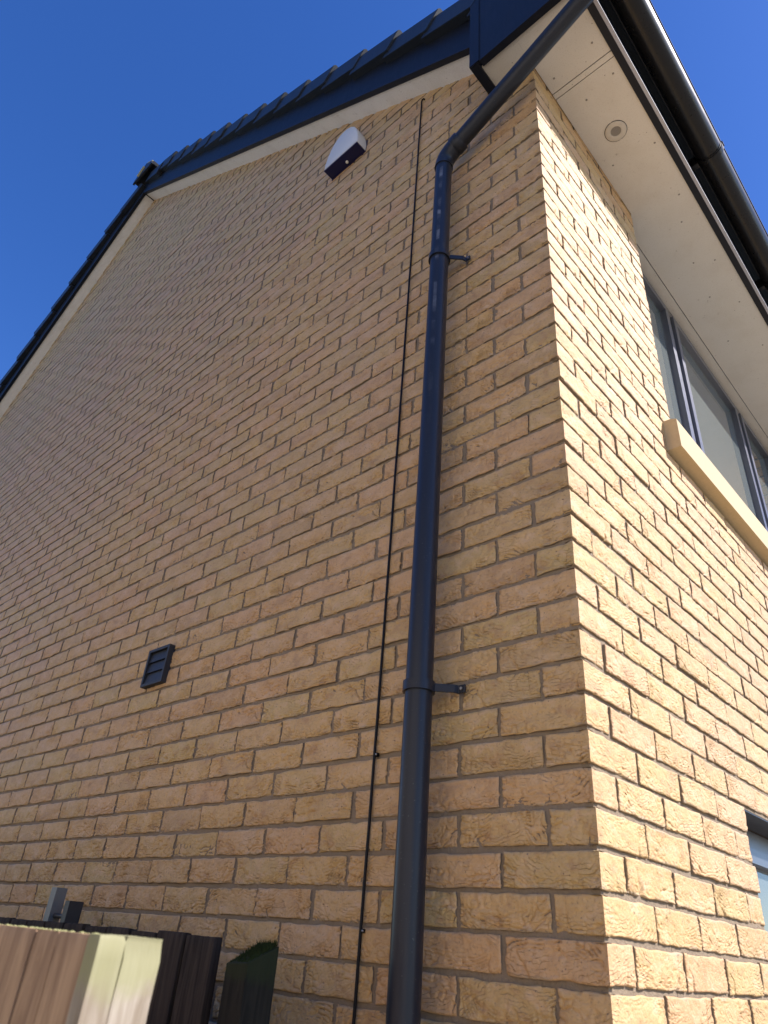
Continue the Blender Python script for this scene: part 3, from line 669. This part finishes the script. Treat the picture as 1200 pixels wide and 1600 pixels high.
def clip(z, droop):
    c = tag(empty('bracket', (PXc, PYc, z))); dpart(c); c.matrix_parent_inverse = Matrix.Translation((-PXc, -PYc, -GROUND))
    bm = bmesh.new(); n = 36; Ro, Ri, h = PR+.0062, PR+.0004, .0125
    rg = [[bm.verts.new((r*math.cos(2*math.pi*i/n), r*math.sin(2*math.pi*i/n), zz)) for i in range(n)] for r, zz in ((Ri, -h), (Ro, -h), (Ro, h), (Ri, h))]
    for k in range(4):
        for i in range(n): bm.faces.new((rg[k][i], rg[k][(i+1) % n], rg[(k+1) % 4][(i+1) % n], rg[(k+1) % 4][i]))
    finish(bm, 'clip_ring', 'pipe', c, .0012, True)
    for s in (-1, 1):
        bm = bmesh.new()      # arm from the ring back to the wall, then a flat ear with the screw
        w = .0100; p0 = (s*.030, .018); p1 = (s*.068, -PYc-.020); p2 = (s*.073, -PYc-.0075); p3 = (s*.096, -PYc-.0075); th = .0055
        prof = [p0, p1, p2, p3]
        top = [bm.verts.new((p[0], p[1], w-(droop*k*.5))) for k, p in enumerate(prof)]; bot = [bm.verts.new((p[0], p[1], -w-(droop*k*.5))) for k, p in enumerate(prof)]
        for k in range(3): bm.faces.new((top[k], top[k+1], bot[k+1], bot[k]))
        bmesh.ops.recalc_face_normals(bm, faces=bm.faces)
        bmesh.ops.solidify(bm, geom=bm.faces[:], thickness=th); finish(bm, 'arm', 'pipe', c, .0015)
        bm = bmesh.new(); tube(bm, [(s*.087, -PYc-.0070, -droop*1.3), (s*.087, -PYc-.0175, -droop*1.3)], [.0042, .0036], 14); finish(bm, 'screw', 'screw', c)
clip(.583, 0.0); clip(2.205, .006); clip(-1.05, 0)

# ------------------------------------------------------------------ cable
cb = tag(empty('cable', (-.60, -.004, GROUND)), 'thin black cable clipped straight down the gable wall beside the downpipe', 'cable')
def cbp(o): o.parent = cb; o.matrix_parent_inverse = Matrix.Translation((.60, .004, -GROUND)); return o
pts = []
rr = random.Random(3)
zs = np.arange(GROUND+.02, 3.66, .12)
for i, z in enumerate(zs): pts.append((-.600-.030*max(0, (z-.3)/3.4)**1.4+rr.gauss(0, .0004), -.0052+rr.gauss(0, .0003), float(z)))
lx = pts[-1][0]; pts += [(lx-.001, -.006, 3.690), (lx+.004, -.007, 3.704), (lx+.011, -.004, 3.710), (lx+.013, .012, 3.711)]
cbp(pipe('cable_run', 'cable', pts, .0038, None, 10))
for z in (.068, .458, -.35, -.8):
    cx = -.600-.030*max(0, (z-.3)/3.4)**1.4
    bm = bmesh.new(); tube(bm, [(cx, -.0005, z-.004), (cx, -.0005, z+.004)], .0075, 14); add_box(bm, cx+.004, cx+.010, -.006, .002, z-.004, z+.004); k = cbp(finish(bm, 'clip', 'cable', None, .001))
    bm = bmesh.new(); bmesh.ops.create_uvsphere(bm, u_segments=10, v_segments=6, radius=.0026); bmesh.ops.translate(bm, verts=bm.verts, vec=(cx+.0075, -.0075, z)); pnl = finish(bm, 'nail', 'screw', k)

# ------------------------------------------------------------------ louvred wall vent
vt = tag(empty('wall_vent', (-1.838, -.002, .925)), 'small square black louvred vent on the gable wall', 'vent')
S2 = .077; bm = bmesh.new()
for (a, b, c, d) in ((-S2, S2, S2-.011, S2), (-S2, S2, -S2, -S2+.011), (-S2, -S2+.011, -S2+.011, S2-.011), (S2-.011, S2, -S2+.011, S2-.011)): add_box(bm, a, b, -.021, .006, c, d)
finish(bm, 'frame', 'vent', vt, .0015)
box('back_plate', 'vent', -S2+.010, S2-.010, -.004, .004, -S2+.010, S2-.010, vt)
for i in range(3):
    z1 = S2-.0125-i*.0435
    prism('louvre_flap', 'vent', [(-.009, z1), (-.006, z1), (-.013, z1-.0415), (-.016, z1-.0415)], 'x', -S2+.013, S2-.013, vt, .0008)

# ------------------------------------------------------------------ alarm box
al = tag(empty('alarm_box', (-1.162, 0, 3.705)), 'white arched alarm siren box with dark blue underside below the verge', 'alarm')
AW, AD = .131, .069
arch = [(-AW, .0), (-AW, .045), (-.120, .105), (-.104, .160), (-.080, .208), (-.050, .242), (-.018, .258), (.018, .258), (.050, .242), (.080, .208), (.104, .160), (.120, .105), (AW, .045), (AW, .0)]
bm = bmesh.new()
def ring(y, sx, dz): return [bm.verts.new((p[0]*sx, y, p[1]*sx+dz)) for p in arch]
R_ = [ring(-.002, 1.0, 0), ring(-AD+.012, 1.0, 0), ring(-AD+.003, .985, .001), ring(-AD, .955, .003)]
for a, b in zip(R_, R_[1:]):
    for i in range(len(arch)): bm.faces.new((a[i], a[(i+1) % len(arch)], b[(i+1) % len(arch)], b[i]))
bm.faces.new(R_[-1]); bm.faces.new(R_[0][::-1])
finish(bm, 'cover', 'white', al, 0, True)
box('lens_base', 'navy', -AW+.002, AW-.002, -AD+.0015, -.003, -.010, -.0012, al, .002)
bm = bmesh.new(); bmesh.ops.create_uvsphere(bm, u_segments=16, v_segments=10, radius=.0085); bmesh.ops.translate(bm, verts=bm.verts, vec=(.012, -.024, -.014)); finish(bm, 'tamper_screw', 'white', al, 0, True)
box('back_plate', 'navy', -AW-.003, AW+.003, -.002, .004, -.012, .10, al, .001)

# ------------------------------------------------------------------ near fence panel (weathered, seen end-on)
nf = tag(empty('garden_fence', (-.25, -.95, GROUND)), 'pale weathered board fence end in the lower left corner, close to the camera', 'fence')
def npart(o): o.parent = nf; o.matrix_parent_inverse = Matrix.Translation((.25, .95, -GROUND)); return o
def board(name, mat, x0, x1, y0, y1, ztop, wob=.003, seed=0, parent=None, sag=0.0):
    """upright board, origin at its top so that grain and algae follow the top edge; the cut end is slightly worn"""
    rng = random.Random(seed); bm = bmesh.new(); nx, ny = max(2, int((x1-x0)/.012)), max(2, int((y1-y0)/.012))
    w, d = x1-x0, y1-y0; H = ztop-GROUND
    zl = [-H, -.6, -.25, -.12, -.05, -.018, -.004, 0.0]
    loopxy = [(i/nx, 0) for i in range(nx)]+[(1, j/ny) for j in range(ny)]+[(1-i/nx, 1) for i in range(nx)]+[(0, 1-j/ny) for j in range(ny)]
    tops = [rng.uniform(-wob, wob*.4) for _ in loopxy]
    rings = []
    for z in zl:
        ins = .0010 if z == 0 else 0.0
        dxw = rng.gauss(0, .0007); r = []
        for k, (u, v) in enumerate(loopxy):
            x = ins+u*(w-2*ins)+dxw; y = ins+v*(d-2*ins); zz = z+(tops[k] if z > -.01 else tops[k]*.4 if z > -.03 else 0)+sag*u*(1 if z > -.03 else 0)
            r.append(bm.verts.new((x, y, zz)))
        rings.append(r)
    m = len(loopxy)
    for a, b in zip(rings, rings[1:]):
        for i in range(m): bm.faces.new((a[i], a[(i+1) % m], b[(i+1) % m], b[i]))
    c = bm.verts.new((w/2, d/2, rng.uniform(-wob*.5, wob*.5)))
    for i in range(m): bm.faces.new((rings[-1][i], rings[-1][(i+1) % m], c))
    bm.faces.new(rings[0][::-1])
    o = finish(bm, name, mat, None, 0, True); o.location = (x0, y0, ztop); return o
NY = -.972
xs = [-.62, -.515, -.412, -.310, -.211, -.1105, -.062, .0]
for i in range(len(xs)-1):
    npart(board('board', 'near', xs[i]+.001, xs[i+1]-.001, NY+.001*(i % 2), NY+.020+.001*(i % 2), .0275+random.gauss(0,   .0004), .0005, 40+i))
npart(board('end_board', 'near2', .0005, .021, NY-.002, NY+.0235, .0282, .0005, 60))
npart(board('end_post', 'near2', -.050, .0205, NY+.025, NY+.0625, .0285, .0006, 61))
bm = bmesh.new()
for i in range(84):
    x1 = -.622-i*.1015; add_box(bm, x1-.0995, x1, NY+.001*(i % 2), NY+.020+.001*(i % 2), GROUND, .027+random.gauss(0, .002))
o = npart(finish(bm, 'bounce_blocking_boards', 'near')); o['kind'] = 'stuff'  # unseen fence run, added to keep low bounce light off the gable
rail = npart(box('rail', 'near', -.62, -.052, NY+.0235, NY+.060, -.30, -.22)); npart(box('rail', 'near', -.62, -.052, NY+.0235, NY+.060, -1.40, -1.32))
lb = bmesh.new(); rng = random.Random(5)
for i in range(420):
    x = rng.uniform(-.60, .02); y = rng.uniform(NY+.001, NY+.060 if x > -.048 else NY+.018); r = rng.uniform(.0007, .0018)
    mm = Matrix.Translation((x, y, .0275+r*.2)) @ Matrix.Diagonal((r, r, r*.55, 1)); bmesh.ops.create_icosphere(lb, subdivisions=1, radius=1, matrix=mm)
o = npart(finish(lb, 'lichen', 'lichen', None, 0, True)); o['kind'] = 'stuff'
bm = bmesh.new(); tube(bm, [(0, 0, 0), (0, -.0025, 0)], [.0045, .0038], 16); scw = npart(finish(bm, 'screw', 'screw')); scw.location = (-.018, NY-.0002, -.1065)

# ------------------------------------------------------------------ dark picket fence and mossy post in the shade of the gable
pf = tag(empty('picket_fence', (-1.4, -.30, GROUND)), 'dark stained picket fence in the shade of the gable wall', 'fence')
def ppart(o): o.parent = pf; o.matrix_parent_inverse = Matrix.Translation((1.4, .30, -GROUND)); return o
px_r = -.7425
for i in range(12):
    x1 = px_r-i*.1165; x0 = x1-.1035
    ppart(board('picket', 'picket', x0, x1, -.300+random.gauss(0, .001), -.279, .0330+random.gauss(0, .0012), .0014, 80+i, None, random.gauss(0, .0015)))
for z in (-.30, -1.35): ppart(box('rail', 'picket', -2.2, -.668, -.278, -.240, z, z+.075))
fp = tag(empty('fence_post', (-.62, -.29, GROUND)), 'dark square fence post with a moss-grown sloping top', 'post')
def fpp(o): o.parent = fp; o.matrix_parent_inverse = Matrix.Translation((.62, .29, -GROUND)); return o
bm = bmesh.new(); x0, x1, y0, y1 = -.668, -.600, -.315, -.240
zt = [-.016, .034]
A = [bm.verts.new(v) for v in ((x0, y0, GROUND), (x1, y0, GROUND), (x1, y1, GROUND), (x0, y1, GROUND))]
Bv = [bm.verts.new(v) for v in ((x0, y0, -.010), (x1, y0, -.006), (x1, y1, .026), (x0, y1, .022))]
bm.faces.new(A[::-1]); bm.faces.new(Bv)
for i in range(4): bm.faces.new((A[i], A[(i+1) % 4], Bv[(i+1) % 4], Bv[i]))
bmesh.ops.translate(bm, verts=bm.verts, vec=(.63, .27, 0)); po = finish(bm, 'shaft', 'post', None, .0015); po.location = (-.63, -.27, 0); fpp(po)
mb = bmesh.new(); rng = random.Random(9)
for i in range(1500):
    u, v = rng.random(), rng.random()
    if v < .5 and rng.random() < .55: continue
    x = x0+.003+(x1-x0-.006)*u; y = y0+.003+(y1-y0-.006)*v; z = -.009+.032*v+.004*u
    hgt = rng.uniform(.003, .011)*(.4+v); r = rng.uniform(.0008, .0016); a = rng.uniform(0, 6.28); lean = rng.uniform(0, .5)*hgt
    b = [mb.verts.new((x+r*math.cos(a+q*2.094), y+r*math.sin(a+q*2.094), z-.001)) for q in range(3)]; t = mb.verts.new((x+lean*math.cos(a), y+lean*math.sin(a), z+hgt))
    for q in range(3): mb.faces.new((b[q], b[(q+1) % 3], t))
o = fpp(finish(mb, 'moss', 'moss')); o['kind'] = 'stuff'

# ------------------------------------------------------------------ steel gate post with latch block, behind the fences
gp = tag(empty('gate_post', (-1.80, -.16, GROUND)), 'square galvanised gate post with black latch rising behind the pale fence end', 'post')
def gpp(o): o.parent = gp; o.matrix_parent_inverse = Matrix.Translation((1.80, .16, -GROUND)); return o
gpp(box('shaft', 'steel', -1.836, -1.800, -.178, -.142, GROUND, .128, None, .003))
gpp(box('latch_plate', 'black', -1.700, -1.672, -.186, -.140, -.06, .092, None, .002))
gpp(box('latch_plate', 'black', -1.724, -1.7005, -.170, -.145, -.05, .090, None, .002))
gpp(pipe('latch_bar', 'black', [(-1.801, -.160, .050), (-1.69, -.160, .050)], .007, None, 12))
gpp(box('foot_collar', 'black', -1.850, -1.695, -.198, -.112, -.10, .016, None, .002))
# ------------------------------------------------------------------ thin pipe low on the wall
wp = tag(pipe('overflow_pipe', 'pipew', [(-.885, -.03, GROUND), (-.885, -.03, -.085)], .0095, None, 16), 'thin pale pipe low on the gable wall behind the mossy post', 'pipe')
